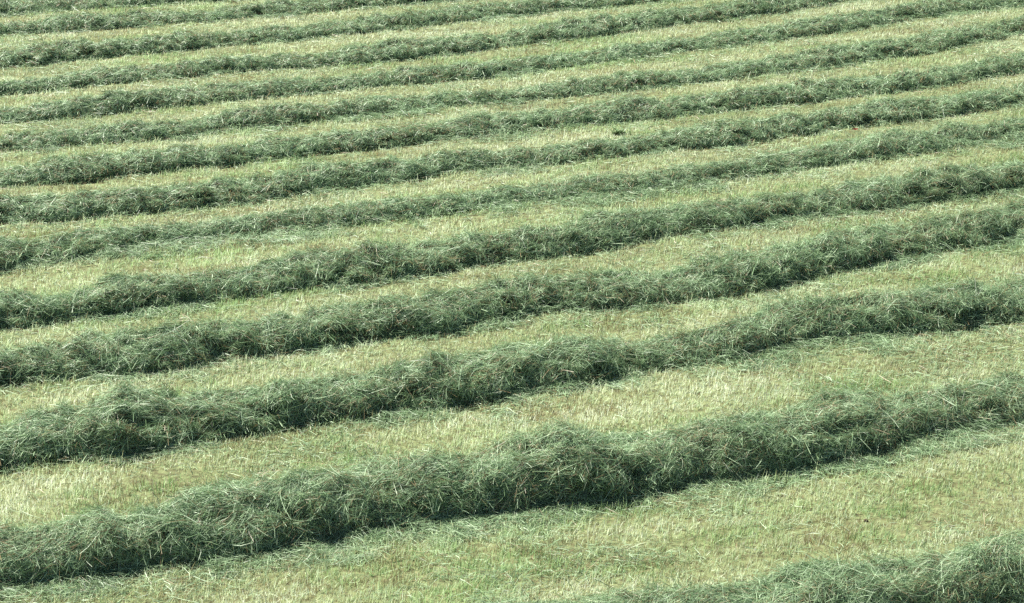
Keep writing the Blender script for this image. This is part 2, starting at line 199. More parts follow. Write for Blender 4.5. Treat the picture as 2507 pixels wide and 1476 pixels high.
 [(-6.85,26.61,0.38,0.23,0.06),(-6.66,26.59,0.36,0.21,0.06),(-6.48,26.58,0.35,0.2,0.06),(-6.32,26.6,0.35,0.2,0.06),(-6.15,26.64,0.35,0.21,0.06),(-5.99,26.71,0.36,0.22,0.06),(-5.82,26.77,0.37,0.22,0.06),(-5.65,26.83,0.37,0.22,0.06),(-5.47,26.88,0.38,0.23,0.06),(-5.29,26.93,0.37,0.23,0.06),(-5.11,26.98,0.36,0.22,0.06),(-4.93,27.05,0.35,0.2,0.06),(-4.75,27.12,0.34,0.19,0.06),(-4.57,27.19,0.35,0.2,0.06),(-4.39,27.26,0.36,0.21,0.06),(-4.21,27.33,0.37,0.22,0.06),(-4.04,27.4,0.37,0.22,0.06),(-3.87,27.48,0.37,0.22,0.06),(-3.69,27.58,0.36,0.21,0.06),(-3.52,27.68,0.36,0.2,0.07),(-3.33,27.8,0.36,0.2,0.12),(-3.15,27.92,0.36,0.2,0.19),(-2.95,28.06,0.36,0.21,0.27),(-2.75,28.18,0.36,0.21,0.31),(-2.55,28.29,0.37,0.21,0.28),(-2.35,28.37,0.37,0.21,0.23),(-2.15,28.45,0.37,0.21,0.2),(-1.95,28.52,0.36,0.21,0.17),(-1.75,28.61,0.35,0.19,0.17),(-1.56,28.7,0.33,0.18,0.19),(-1.36,28.81,0.33,0.17,0.24),(-1.16,28.94,0.33,0.18,0.29),(-0.95,29.07,0.33,0.18,0.35),(-0.73,29.19,0.32,0.18,0.41),(-0.5,29.29,0.31,0.17,0.45),(-0.27,29.36,0.29,0.15,0.47),(-0.04,29.41,0.28,0.15,0.46),(0.17,29.45,0.28,0.15,0.41),(0.38,29.5,0.29,0.15,0.35),(0.58,29.55,0.29,0.16,0.29),(0.78,29.63,0.3,0.16,0.24),(0.98,29.72,0.3,0.16,0.21),(1.19,29.82,0.3,0.16,0.18),(1.4,29.94,0.3,0.16,0.17),(1.62,30.05,0.3,0.16,0.16),(1.85,30.17,0.29,0.16,0.15),(2.08,30.28,0.29,0.14,0.13),(2.31,30.38,0.29,0.14,0.11),(2.54,30.48,0.31,0.15,0.08),(2.75,30.56,0.35,0.18,0.07),(2.95,30.65,0.38,0.21,0.07),(3.16,30.74,0.4,0.22,0.07),(3.37,30.84,0.4,0.21,0.06),(3.6,30.95,0.38,0.2,0.06),(3.83,31.05,0.37,0.18,0.06),(4.07,31.16,0.35,0.18,0.07),(4.31,31.29,0.35,0.18,0.09),(4.55,31.42,0.34,0.17,0.1),(4.8,31.57,0.33,0.17,0.1),(5.06,31.71,0.33,0.16,0.1),(5.31,31.85,0.34,0.16,0.09),(5.56,31.97,0.35,0.17,0.09),(5.8,32.09,0.36,0.18,0.08),(6.04,32.19,0.37,0.19,0.07),(6.28,32.29,0.38,0.19,0.07),(6.52,32.4,0.38,0.19,0.07),(6.76,32.52,0.38,0.19,0.07),(7.02,32.65,0.37,0.18,0.07),(7.28,32.79,0.35,0.17,0.1),(7.55,32.93,0.35,0.16,0.13),(7.82,33.1,0.35,0.16,0.16),(8.08,33.27,0.36,0.17,0.19)],
 [(-7.3,28.3,0.26,0.15,0.11),(-7.11,28.37,0.3,0.17,0.07),(-6.93,28.43,0.33,0.18,0.07),(-6.75,28.5,0.37,0.21,0.07),(-6.58,28.56,0.4,0.23,0.07),(-6.42,28.63,0.42,0.25,0.07),(-6.25,28.7,0.43,0.25,0.06),(-6.08,28.77,0.41,0.23,0.06),(-5.89,28.85,0.38,0.21,0.06),(-5.69,28.93,0.36,0.19,0.06),(-5.49,29.03,0.35,0.19,0.06),(-5.29,29.12,0.34,0.19,0.07),(-5.08,29.21,0.33,0.18,0.07),(-4.87,29.27,0.33,0.18,0.07),(-4.66,29.32,0.32,0.17,0.07),(-4.46,29.37,0.32,0.17,0.07),(-4.27,29.44,0.32,0.17,0.07),(-4.08,29.51,0.33,0.18,0.07),(-3.89,29.59,0.33,0.18,0.07),(-3.7,29.67,0.32,0.17,0.07),(-3.51,29.78,0.32,0.17,0.06),(-3.31,29.9,0.31,0.17,0.07),(-3.1,30.03,0.3,0.16,0.12),(-2.89,30.16,0.3,0.15,0.17),(-2.67,30.27,0.31,0.16,0.2),(-2.46,30.35,0.32,0.17,0.22),(-2.25,30.4,0.32,0.18,0.24),(-2.04,30.47,0.31,0.17,0.26),(-1.84,30.57,0.3,0.15,0.3),(-1.63,30.7,0.29,0.14,0.34),(-1.42,30.85,0.3,0.15,0.37),(-1.2,30.98,0.32,0.16,0.39),(-0.99,31.09,0.34,0.18,0.39),(-0.77,31.2,0.35,0.19,0.4),(-0.55,31.31,0.36,0.19,0.41),(-0.33,31.43,0.36,0.18,0.43),(-0.11,31.53,0.36,0.18,0.42),(0.12,31.62,0.36,0.18,0.37),(0.35,31.7,0.36,0.18,0.31),(0.58,31.81,0.35,0.17,0.28),(0.82,31.93,0.34,0.16,0.25),(1.06,32.03,0.35,0.17,0.21),(1.29,32.1,0.36,0.18,0.16),(1.52,32.16,0.37,0.19,0.12),(1.75,32.22,0.38,0.19,0.08),(1.97,32.3,0.38,0.19,0.07),(2.19,32.39,0.38,0.19,0.07),(2.42,32.48,0.37,0.18,0.07),(2.66,32.58,0.36,0.17,0.07),(2.9,32.69,0.36,0.17,0.07),(3.14,32.81,0.36,0.18,0.07),(3.39,32.92,0.37,0.18,0.07),(3.63,33.03,0.38,0.18,0.07),(3.87,33.12,0.39,0.19,0.07),(4.1,33.21,0.39,0.19,0.07),(4.34,33.31,0.4,0.19,0.07),(4.58,33.44,0.4,0.19,0.07),(4.83,33.57,0.39,0.18,0.07),(5.09,33.71,0.37,0.17,0.07),(5.36,33.86,0.37,0.17,0.07),(5.62,34,0.37,0.17,0.07),(5.89,34.14,0.38,0.18,0.07),(6.15,34.27,0.38,0.18,0.07),(6.42,34.4,0.38,0.18,0.08),(6.68,34.51,0.37,0.18,0.08),(6.95,34.61,0.36,0.16,0.07),(7.22,34.71,0.35,0.15,0.07),(7.49,34.86,0.34,0.15,0.07),(7.76,35.04,0.34,0.16,0.07),(8.05,35.24,0.35,0.16,0.08),(8.33,35.43,0.36,0.16,0.11),(8.61,35.6,0.37,0.17,0.13)],
 [(-7.82,30.29,0.29,0.15,0.31),(-7.62,30.36,0.3,0.16,0.29),(-7.43,30.45,0.31,0.17,0.3),(-7.22,30.53,0.3,0.16,0.32),(-7.01,30.6,0.28,0.14,0.33),(-6.8,30.66,0.27,0.13,0.32),(-6.58,30.71,0.27,0.13,0.29),(-6.37,30.78,0.28,0.14,0.25),(-6.16,30.84,0.3,0.16,0.21),(-5.95,30.89,0.31,0.17,0.18),(-5.75,30.93,0.32,0.17,0.16),(-5.55,30.97,0.32,0.16,0.15),(-5.36,31.03,0.31,0.16,0.15),(-5.17,31.12,0.3,0.15,0.16),(-4.98,31.23,0.3,0.15,0.19),(-4.78,31.35,0.31,0.15,0.22),(-4.59,31.49,0.33,0.17,0.25),(-4.38,31.62,0.35,0.18,0.27),(-4.18,31.75,0.36,0.19,0.3),(-3.96,31.87,0.36,0.19,0.31),(-3.74,31.97,0.36,0.18,0.3),(-3.51,32.07,0.34,0.17,0.27),(-3.28,32.16,0.33,0.16,0.23),(-3.06,32.23,0.31,0.15,0.19),(-2.84,32.32,0.31,0.14,0.17),(-2.63,32.43,0.32,0.15,0.2),(-2.42,32.56,0.33,0.17,0.27),(-2.2,32.71,0.34,0.18,0.33),(-1.97,32.85,0.33,0.17,0.37),(-1.72,32.96,0.31,0.15,0.38),(-1.47,33.04,0.29,0.13,0.37),(-1.23,33.12,0.28,0.13,0.34),(-0.99,33.2,0.27,0.13,0.31),(-0.75,33.28,0.27,0.13,0.27),(-0.51,33.34,0.27,0.13,0.22),(-0.28,33.41,0.27,0.12,0.18),(-0.05,33.49,0.26,0.12,0.15),(0.18,33.59,0.27,0.12,0.14),(0.41,33.7,0.27,0.13,0.14),(0.64,33.83,0.29,0.13,0.14),(0.88,33.96,0.3,0.14,0.14),(1.11,34.09,0.32,0.15,0.14),(1.35,34.22,0.33,0.16,0.14),(1.6,34.34,0.34,0.16,0.13),(1.85,34.46,0.35,0.16,0.13),(2.1,34.57,0.35,0.16,0.12),(2.36,34.67,0.34,0.16,0.11),(2.62,34.76,0.32,0.14,0.1),(2.87,34.84,0.32,0.14,0.08),(3.12,34.91,0.32,0.14,0.08),(3.36,35,0.32,0.15,0.08),(3.61,35.13,0.31,0.14,0.08),(3.87,35.28,0.31,0.14,0.08),(4.14,35.44,0.31,0.13,0.08),(4.4,35.6,0.32,0.14,0.1),(4.67,35.77,0.33,0.15,0.12),(4.93,35.94,0.35,0.15,0.13),(5.2,36.09,0.37,0.16,0.14),(5.46,36.24,0.39,0.17,0.14),(5.72,36.39,0.41,0.18,0.14),(5.99,36.54,0.42,0.18,0.13),(6.26,36.71,0.42,0.18,0.1),(6.54,36.88,0.42,0.18,0.08),(6.83,37.06,0.41,0.18,0.08),(7.12,37.25,0.41,0.17,0.07),(7.42,37.47,0.4,0.17,0.07),(7.73,37.71,0.39,0.17,0.07),(8.05,37.95,0.38,0.16,0.07),(8.38,38.2,0.37,0.15,0.08),(8.71,38.45,0.36,0.15,0.09),(9.04,38.7,0.35,0.14,0.11),(9.38,38.95,0.35,0.14,0.12)],
 [(-8.21,32.05,0.26,0.13,0.1),(-8,32.12,0.27,0.13,0.08),(-7.79,32.2,0.29,0.14,0.08),(-7.58,32.28,0.32,0.16,0.08),(-7.38,32.36,0.34,0.17,0.08),(-7.17,32.44,0.36,0.18,0.08),(-6.98,32.52,0.38,0.19,0.08),(-6.78,32.6,0.4,0.2,0.08),(-6.59,32.68,0.41,0.2,0.08),(-6.4,32.78,0.4,0.2,0.08),(-6.2,32.91,0.39,0.19,0.08),(-5.98,33.05,0.37,0.17,0.08),(-5.75,33.18,0.35,0.16,0.08),(-5.52,33.29,0.35,0.16,0.08),(-5.29,33.39,0.35,0.16,0.08),(-5.07,33.49,0.37,0.17,0.08),(-4.85,33.6,0.38,0.18,0.08),(-4.64,33.71,0.39,0.19,0.08),(-4.42,33.82,0.4,0.19,0.08),(-4.19,33.93,0.39,0.19,0.08),(-3.96,34.03,0.37,0.18,0.1),(-3.72,34.13,0.35,0.16,0.11),(-3.47,34.23,0.32,0.14,0.13),(-3.22,34.33,0.3,0.13,0.15),(-2.98,34.43,0.29,0.12,0.15),(-2.74,34.52,0.29,0.13,0.14),(-2.5,34.61,0.31,0.14,0.11),(-2.27,34.71,0.33,0.15,0.09),(-2.04,34.81,0.35,0.16,0.09),(-1.81,34.91,0.36,0.17,0.09),(-1.58,35.02,0.36,0.17,0.09),(-1.35,35.13,0.36,0.16,0.09),(-1.11,35.24,0.36,0.16,0.09),(-0.86,35.37,0.35,0.16,0.11),(-0.62,35.49,0.34,0.15,0.13),(-0.37,35.62,0.33,0.15,0.15),(-0.11,35.75,0.32,0.14,0.18),(0.14,35.88,0.31,0.14,0.21),(0.4,36.03,0.31,0.14,0.25),(0.66,36.18,0.3,0.14,0.3),(0.93,36.33,0.28,0.12,0.34),(1.2,36.48,0.27,0.1,0.37),(1.47,36.62,0.27,0.1,0.36),(1.72,36.75,0.28,0.12,0.33),(1.98,36.88,0.3,0.14,0.3),(2.24,37.03,0.3,0.13,0.3),(2.52,37.21,0.29,0.12,0.32),(2.8,37.4,0.28,0.11,0.34),(3.08,37.57,0.29,0.12,0.33),(3.35,37.7,0.32,0.13,0.27),(3.61,37.82,0.34,0.15,0.2),(3.87,37.94,0.36,0.16,0.13),(4.14,38.08,0.37,0.16,0.09),(4.41,38.25,0.37,0.16,0.09),(4.69,38.44,0.38,0.16,0.09),(4.98,38.64,0.38,0.16,0.09),(5.27,38.85,0.38,0.15,0.1),(5.57,39.06,0.38,0.15,0.11),(5.87,39.27,0.38,0.15,0.12),(6.18,39.48,0.37,0.15,0.14),(6.49,39.71,0.37,0.15,0.16),(6.81,39.94,0.37,0.15,0.18),(7.13,40.17,0.37,0.15,0.21),(7.45,40.42,0.38,0.15,0.23),(7.77,40.65,0.39,0.15,0.26),(8.1,40.87,0.39,0.16,0.27),(8.43,41.08,0.39,0.16,0.27),(8.77,41.27,0.38,0.15,0.26),(9.11,41.46,0.37,0.14,0.25),(9.45,41.63,0.36,0.14,0.23),(9.78,41.8,0.36,0.14,0.2),(10.11,41.97,0.36,0.14,0.16)],
 [(-8.7,33.96,0.26,0.12,0.12),(-8.49,34.05,0.28,0.14,0.12),(-8.29,34.15,0.3,0.15,0.12),(-8.09,34.28,0.3,0.14,0.12),(-7.88,34.44,0.3,0.13,0.12),(-7.67,34.6,0.31,0.13,0.12),(-7.45,34.73,0.32,0.14,0.12),(-7.22,34.85,0.33,0.16,0.12),(-6.98,34.96,0.34,0.16,0.12),(-6.75,35.06,0.34,0.15,0.12),(-6.51,35.16,0.34,0.15,0.13),(-6.28,35.26,0.34,0.15,0.13),(-6.05,35.36,0.35,0.16,0.13),(-5.82,35.45,0.36,0.16,0.13),(-5.6,35.55,0.36,0.16,0.13),(-5.37,35.66,0.37,0.16,0.13),(-5.14,35.78,0.37,0.17,0.13),(-4.9,35.91,0.37,0.17,0.13),(-4.65,36.03,0.36,0.16,0.13),(-4.39,36.12,0.35,0.16,0.13),(-4.12,36.19,0.33,0.15,0.13),(-3.86,36.24,0.32,0.14,0.13),(-3.61,36.29,0.32,0.13,0.13),(-3.38,36.37,0.33,0.13,0.13),(-3.15,36.48,0.35,0.15,0.13),(-2.93,36.61,0.39,0.17,0.13),(-2.71,36.75,0.42,0.19,0.13),(-2.48,36.89,0.44,0.2,0.13),(-2.24,37.02,0.44,0.2,0.13),(-1.98,37.15,0.43,0.18,0.12),(-1.73,37.27,0.41,0.17,0.12),(-1.47,37.41,0.4,0.17,0.12),(-1.2,37.56,0.39,0.16,0.12),(-0.94,37.71,0.37,0.16,0.12),(-0.66,37.87,0.36,0.15,0.13),(-0.39,38.04,0.35,0.14,0.13),(-0.11,38.19,0.35,0.14,0.13),(0.15,38.33,0.37,0.15,0.13),(0.42,38.46,0.39,0.16,0.13),(0.68,38.59,0.41,0.17,0.13),(0.93,38.74,0.43,0.17,0.13),(1.19,38.9,0.44,0.18,0.13),(1.45,39.07,0.45,0.19,0.13),(1.72,39.26,0.46,0.19,0.13),(2,39.44,0.45,0.18,0.13),(2.3,39.64,0.44,0.18,0.13),(2.6,39.83,0.43,0.17,0.13),(2.9,40.02,0.42,0.16,0.13),(3.2,40.2,0.42,0.16,0.13),(3.49,40.38,0.43,0.17,0.13),(3.78,40.54,0.45,0.18,0.14),(4.07,40.69,0.46,0.19,0.13),(4.36,40.87,0.46,0.19,0.13),(4.65,41.07,0.46,0.18,0.13),(4.96,41.3,0.46,0.18,0.13),(5.27,41.55,0.46,0.18,0.13),(5.6,41.79,0.45,0.17,0.13),(5.92,42.03,0.45,0.17,0.13),(6.26,42.27,0.45,0.17,0.13),(6.59,42.51,0.44,0.17,0.13)],
 [(-9.26,36.29,0.38,0.16,0.14),(-9.04,36.4,0.4,0.17,0.14),(-8.82,36.52,0.42,0.18,0.14),(-8.6,36.63,0.44,0.21,0.14),(-8.38,36.75,0.46,0.22,0.14),(-8.15,36.86,0.46,0.21,0.14),(-7.92,36.98,0.45,0.2,0.14),(-7.68,37.09,0.44,0.19,0.14),(-7.44,37.19,0.42,0.18,0.14),(-7.19,37.3,0.4,0.17,0.14),(-6.94,37.42,0.38,0.16,0.14),(-6.7,37.55,0.38,0.16,0.14),(-6.45,37.68,0.38,0.16,0.14),(-6.2,37.8,0.39,0.17,0.14),(-5.95,37.91,0.39,0.16,0.14),(-5.7,38.02,0.38,0.16,0.14),(-5.44,38.13,0.37,0.15,0.14),(-5.19,38.24,0.37,0.15,0.14),(-4.95,38.36,0.37,0.15,0.14),(-4.7,38.49,0.37,0.15,0.14),(-4.45,38.63,0.38,0.16,0.14),(-4.19,38.77,0.38,0.16,0.14),(-3.93,38.9,0.37,0.15,0.14),(-3.67,39.03,0.37,0.15,0.14),(-3.4,39.16,0.36,0.14,0.14),(-3.13,39.3,0.36,0.14,0.14),(-2.87,39.44,0.36,0.14,0.14),(-2.61,39.59,0.37,0.15,0.14),(-2.35,39.74,0.39,0.16,0.15),(-2.08,39.89,0.39,0.16,0.15),(-1.81,40.03,0.4,0.16,0.15),(-1.53,40.17,0.39,0.15,0.15),(-1.25,40.32,0.39,0.15,0.15),(-0.98,40.47,0.39,0.15,0.15),(-0.71,40.62,0.4,0.15,0.15),(-0.43,40.79,0.41,0.16,0.15),(-0.16,40.96,0.42,0.17,0.15),(0.13,41.13,0.43,0.17,0.15),(0.42,41.31,0.43,0.17,0.15),(0.71,41.49,0.43,0.16,0.15),(1.01,41.65,0.44,0.16,0.15),(1.31,41.8,0.44,0.17,0.15),(1.61,41.93,0.45,0.17,0.16),(1.9,42.07,0.46,0.18,0.16),(2.2,42.21,0.46,0.18,0.16),(2.49,42.36,0.46,0.18,0.15),(2.79,42.53,0.46,0.19,0.15),(3.1,42.7,0.46,0.19,0.15)],
 [(-9.86,39.07,0.34,0.14,0.16),(-9.61,39.13,0.34,0.13,0.16),(-9.35,39.21,0.35,0.13,0.16),(-9.11,39.3,0.37,0.15,0.16),(-8.87,39.39,0.4,0.17,0.16),(-8.63,39.49,0.43,0.18,0.16),(-8.4,39.6,0.44,0.18,0.16),(-8.16,39.71,0.45,0.18,0.16),(-7.92,39.84,0.44,0.18,0.16),(-7.66,39.96,0.43,0.18,0.16),(-7.39,40.08,0.4,0.16,0.16),(-7.11,40.19,0.37,0.14,0.16),(-6.83,40.29,0.34,0.13,0.16),(-6.54,40.38,0.33,0.12,0.16),(-6.27,40.47,0.33,0.12,0.16),(-6,40.56,0.34,0.13,0.16),(-5.73,40.67,0.37,0.14,0.16),(-5.48,40.77,0.39,0.16,0.16),(-5.22,40.89,0.41,0.16,0.16),(-4.96,41.01,0.41,0.16,0.16),(-4.7,41.13,0.41,0.16,0.16),(-4.43,41.26,0.41,0.16,0.16),(-4.16,41.39,0.42,0.16,0.16),(-3.89,41.53,0.43,0.16,0.16),(-3.61,41.67,0.44,0.17,0.16),(-3.34,41.82,0.45,0.17,0.16),(-3.06,41.96,0.45,0.17,0.16),(-2.78,42.11,0.46,0.18,0.16),(-2.49,42.25,0.46,0.18,0.16),(-2.2,42.38,0.46,0.18,0.17),(-1.91,42.52,0.46,0.18,0.17),(-1.62,42.65,0.46,0.18,0.17),(-1.32,42.78,0.46,0.19,0.17)],
 [(-10.44,41.17,0.45,0.17,0.17),(-10.17,41.28,0.42,0.16,0.17),(-9.9,41.39,0.41,0.15,0.17),(-9.63,41.49,0.39,0.15,0.17),(-9.35,41.6,0.39,0.15,0.17),(-9.08,41.7,0.39,0.15,0.18),(-8.81,41.81,0.4,0.15,0.18),(-8.53,41.92,0.4,0.15,0.18),(-8.26,42.02,0.41,0.16,0.18),(-7.99,42.13,0.42,0.16,0.18),(-7.71,42.24,0.43,0.16,0.18),(-7.43,42.35,0.45,0.17,0.18),(-7.15,42.45,0.45,0.17,0.18),(-6.87,42.54,0.46,0.18,0.18),(-6.58,42.62,0.46,0.18,0.18),(-6.29,42.7,0.46,0.18,0.18),(-6.01,42.79,0.46,0.18,0.18)]]

# ------------------------------------------------------------------ ground
def ground_height(x, y):
    return 0.05 * fbm(x, y, x * 0, 0.22, 2) * 0.5 + 0.012 * vnoise(x * 1.7, y * 1.7, x * 0 + 4.5)

gx, gy = np.meshgrid(np.linspace(-26, 26, 209), np.linspace(8, 62, 217))
gv = np.stack([gx, gy, ground_height(gx, gy)], -1)
ny_, nx_ = gx.shape
idx = np.arange(ny_ * nx_).reshape(ny_, nx_)
gq = np.stack([idx[:-1, :-1], idx[:-1, 1:], idx[1:, 1:], idx[1:, :-1]], -1)
gr = mesh_object('ground', gv, gq, [THATCH], smooth=True)
gr['kind'] = 'structure'
# the field runs on to the horizon
fv, fq = [], []
for (x0, x1, y0, y1) in ((-900, 900, 61.9, 1400), (-900, 900, -300, 8.1), (-900, -25.9, 8.1, 61.9), (25.9, 900, 8.1, 61.9)):
    b = len(fv)
    fv += [(x0, y0, -0.06), (x1, y0, -0.06), (x1, y1, -0.06), (x0, y1, -0.06)]
    fq.append((b, b + 1, b + 2, b + 3))
ff = mesh_object('field', np.array(fv, float), np.array(fq), [THATCH])
ff['kind'] = 'structure'

# ------------------------------------------------------------------ windrows
class Row:
    def __init__(self, i, st):
        self.i = i
        st = np.array(st, float)
        c = st[:, :2]
        e0 = c[0] - c[min(6, len(c) - 1)]; e0 /= np.linalg.norm(e0)
        e1 = c[-1] - c[-min(7, len(c))]; e1 /= np.linalg.norm(e1)
        pre = [c[0] + e0 * d for d in (3.0, 2.0, 1.0)]
        post = [c[-1] + e1 * d for d in (1.0, 2.0, 3.0)]
        c = np.vstack([pre, c, post])
        prop = np.vstack([st[[4, 7, 2], 2:], st[:, 2:], st[[-3, -8, -5], 2:]])
        s = np.concatenate([[0], np.cumsum(np.linalg.norm(np.diff(c, axis=0), axis=1))])
        self.L = s[-1]
        self.ds = 0.05
        self.S = np.arange(0, self.L, self.ds)
        k = np.hanning(23); k /= k.sum()
        def res(v, sm):
            w = np.interp(self.S, s, v)
            kk = np.hanning(sm + 2)[1:-1]; kk /= kk.sum()
            return np.convolve(np.pad(w, sm // 2, mode='reflect', reflect_type='odd'), kk, 'valid')
        self.cx, self.cy = res(c[:, 0], 25), res(c[:, 1], 25)
        tx, ty = np.gradient(res(c[:, 0], 61)), np.gradient(res(c[:, 1], 61))
        n = np.hypot(tx, ty)
        self.nx, self.ny = -ty / n, tx / n
        self.a, self.h, self.f = np.abs(res(prop[:, 0], 9)), np.abs(res(prop[:, 1], 5)), np.abs(res(prop[:, 2], 15))
    def at(self, s, name):
        return np.interp(s, self.S, getattr(self, name))
    def pocket(self, s, phi):
        o = self.i * 9.7
        p = vnoise(s * 3.3 + o, phi * 2.2 + s * 1.2, s * 0 + 6.6) + 0.5 * vnoise(s * 7.5 + o, phi * 4.2, s * 0 + 1.9)
        return smoothstep(0.22, 0.65, p) * smoothstep(0.02, 0.25, phi) * smoothstep(1.35, 0.75, phi)
    def surf(self, s, phi, lift=0.0):
        """phi 0 = front foot, pi = back foot"""
        a, h = self.at(s, 'a'), self.at(s, 'h')
        c, sn = np.cos(phi), np.sin(phi)
        u = -a * np.sign(c) * np.abs(c) ** 0.85
        z = h * np.maximum(sn, 0) ** 0.80
        nu, nz = -c * 0.9, np.maximum(sn, 0) + 0.1
        o = self.i * 17.3
        k = a / 0.38 * (1.0 if self.i < 2 else 1.2)
        q = s + 0.35 * u / np.maximum(a, .1) * a                # lumps lean along the row
        d = (0.045 * vnoise(q * 2.1 + o, u * 2.6, z * 2.2) + 0.050 * vnoise(q * 4.7 + o, u * 4.6 + 3, z * 4.4)
             + 0.036 * vnoise(q * 10 + o, u * 9 + 5, z * 9.0) + 0.018 * vnoise(q * 22 + o, u * 22, z * 20)) * k
        d = d - 0.10 * k * self.pocket(s, phi) + lift
        u = u + 0.09 * k * vnoise(s * 1.9 + o, s * 0 + 3.1, s * 0 + np.where(phi < 1.57, 0.5, 8.5)) * np.abs(c)
        d = np.where(sn < 0.12, d * np.clip(sn / 0.12, 0.25, 1), d)
        u = u + nu * d; z = np.maximum(z + nz * d, 0.0)
        x = self.at(s, 'cx') + self.at(s, 'nx') * u
        y = self.at(s, 'cy') + self.at(s, 'ny') * u
        return np.stack([x, y, z + ground_height(x, y) - 0.005], -1)

def make_strands(row, s, phi, L, wid, depth, K, align, wild):
    """bent grass ribbons lying in the skin of the windrow"""
    n = len(s)
    p0 = row.surf(s, phi)
    ts = norm(row.surf(s + 0.05, phi) - p0)
    tp = row.surf(s, phi + 0.10) - p0
    tp = norm(tp - ts * (tp * ts).sum(-1, keepdims=True))
    nn = np.cross(ts, tp)
    nn = norm(nn)
    o = row.i * 5.1
    flow = 1.5 * vnoise(s * 3.1 + o, phi * 2.1, np.full(n, 1.5)) + 1.0 * vnoise(s * 7.5 + o, phi * 4.0, np.full(n, 7.5))
    # on the steep front the strands hang, on the crown they lie along the row
    steep = smoothstep(1.1, 0.35, phi)
    ang = flow * (1.0 - 0.3 * steep) + steep * rng.normal(0.5, 0.9, n) + rng.normal(0, align, n)
    d = norm(ts * np.cos(ang)[:, None] + tp * np.sin(ang)[:, None] + nn * rng.normal(0, wild, n)[:, None])
    p0 = p0 + nn * depth[:, None]
    side = norm(np.cross(d, nn) + rng.normal(0, 0.55, (n, 3)))
    side = norm(side - d * (side * d).sum(-1, keepdims=True))
    bend = norm(rng.normal(0, 1, (n, 3)) - nn * 0.9) * (np.abs(rng.normal(0, 0.28, n)) + 0.05)[:, None]
    t = np.linspace(-0.5, 0.5, K)
    P = p0[:, None, :] + d[:, None, :] * (t[None, :, None] * L[:, None, None]) \
        + bend[:, None, :] * (L[:, None, None] * (4 * t * t)[None, :, None]) * 0.6
    gz = ground_height(P[..., 0], P[..., 1]) + 0.006
    P[..., 2] = np.maximum(P[..., 2], gz)
    taper = np.interp(t, [-0.5, 0.0, 0.5], [0.8, 1.0, 0.35])
    return ribbons(P, side, wid, taper)

def hay_tint(n, s, phi, o, pale=0.045):
    """per-strand colour pick: mostly grey green, some brown, a few pale"""
    b = 0.40 + 0.13 * vnoise(s * 1.6 + o, phi * 1.5, s * 0 + 2.2)
    b = b + 0.16 * vnoise(s * 9 + o, phi * 8, s * 0 + 5.5) + 0.14 * vnoise(s * 21 + o, phi * 20, s * 0 + 8.5)
    t = np.clip(rng.normal(b, 0.23, n), 0, 0.73)
    u = rng.random(n)
    brown = 0.13 + 0.10 * vnoise(s * 2.7 + o, phi * 2.5, s * 0 + 9.2)
    t = np.where(u < brown, rng.uniform(0.77, 0.88, n), t)
    t = np.where(u > 1 - pale, rng.uniform(0.90, 1.0, n), t)
    return t

LABELS = [
 'nearest hay windrow, only its low rounded crown showing in the bottom right corner',
 'thickest tall hay windrow with a notched crest at its left end, crossing the foreground',
 'bulky hay windrow directly behind the thickest foreground one, a black hollow low on its left',
 'hay windrow second behind the thickest foreground one, bulging in a hump right of its middle',
 'hay windrow third behind the thickest foreground one, rolled in a tangled lump left of centre',
 'thin low hay windrow with the widest flat skirt of loose hay along its front',
 'hay windrow with a pinkish leaf on its crown, just behind the thin wide skirted one',
 'hay windrow second behind the thin wide skirted one, swelling at its left end',
 'slim even hay windrow third behind the thin wide skirted one',
 'far hay windrow whose right end leaves the top edge near the upper right corner',
 'far hay windrow whose right end leaves the top edge well right of the middle',
 'far hay windrow whose right end leaves the top edge just right of the middle',
 'short far hay windrow in the upper left, leaving the top edge left of the middle',
 'farthest hay windrow, a thin sliver along the very top of the left corner']

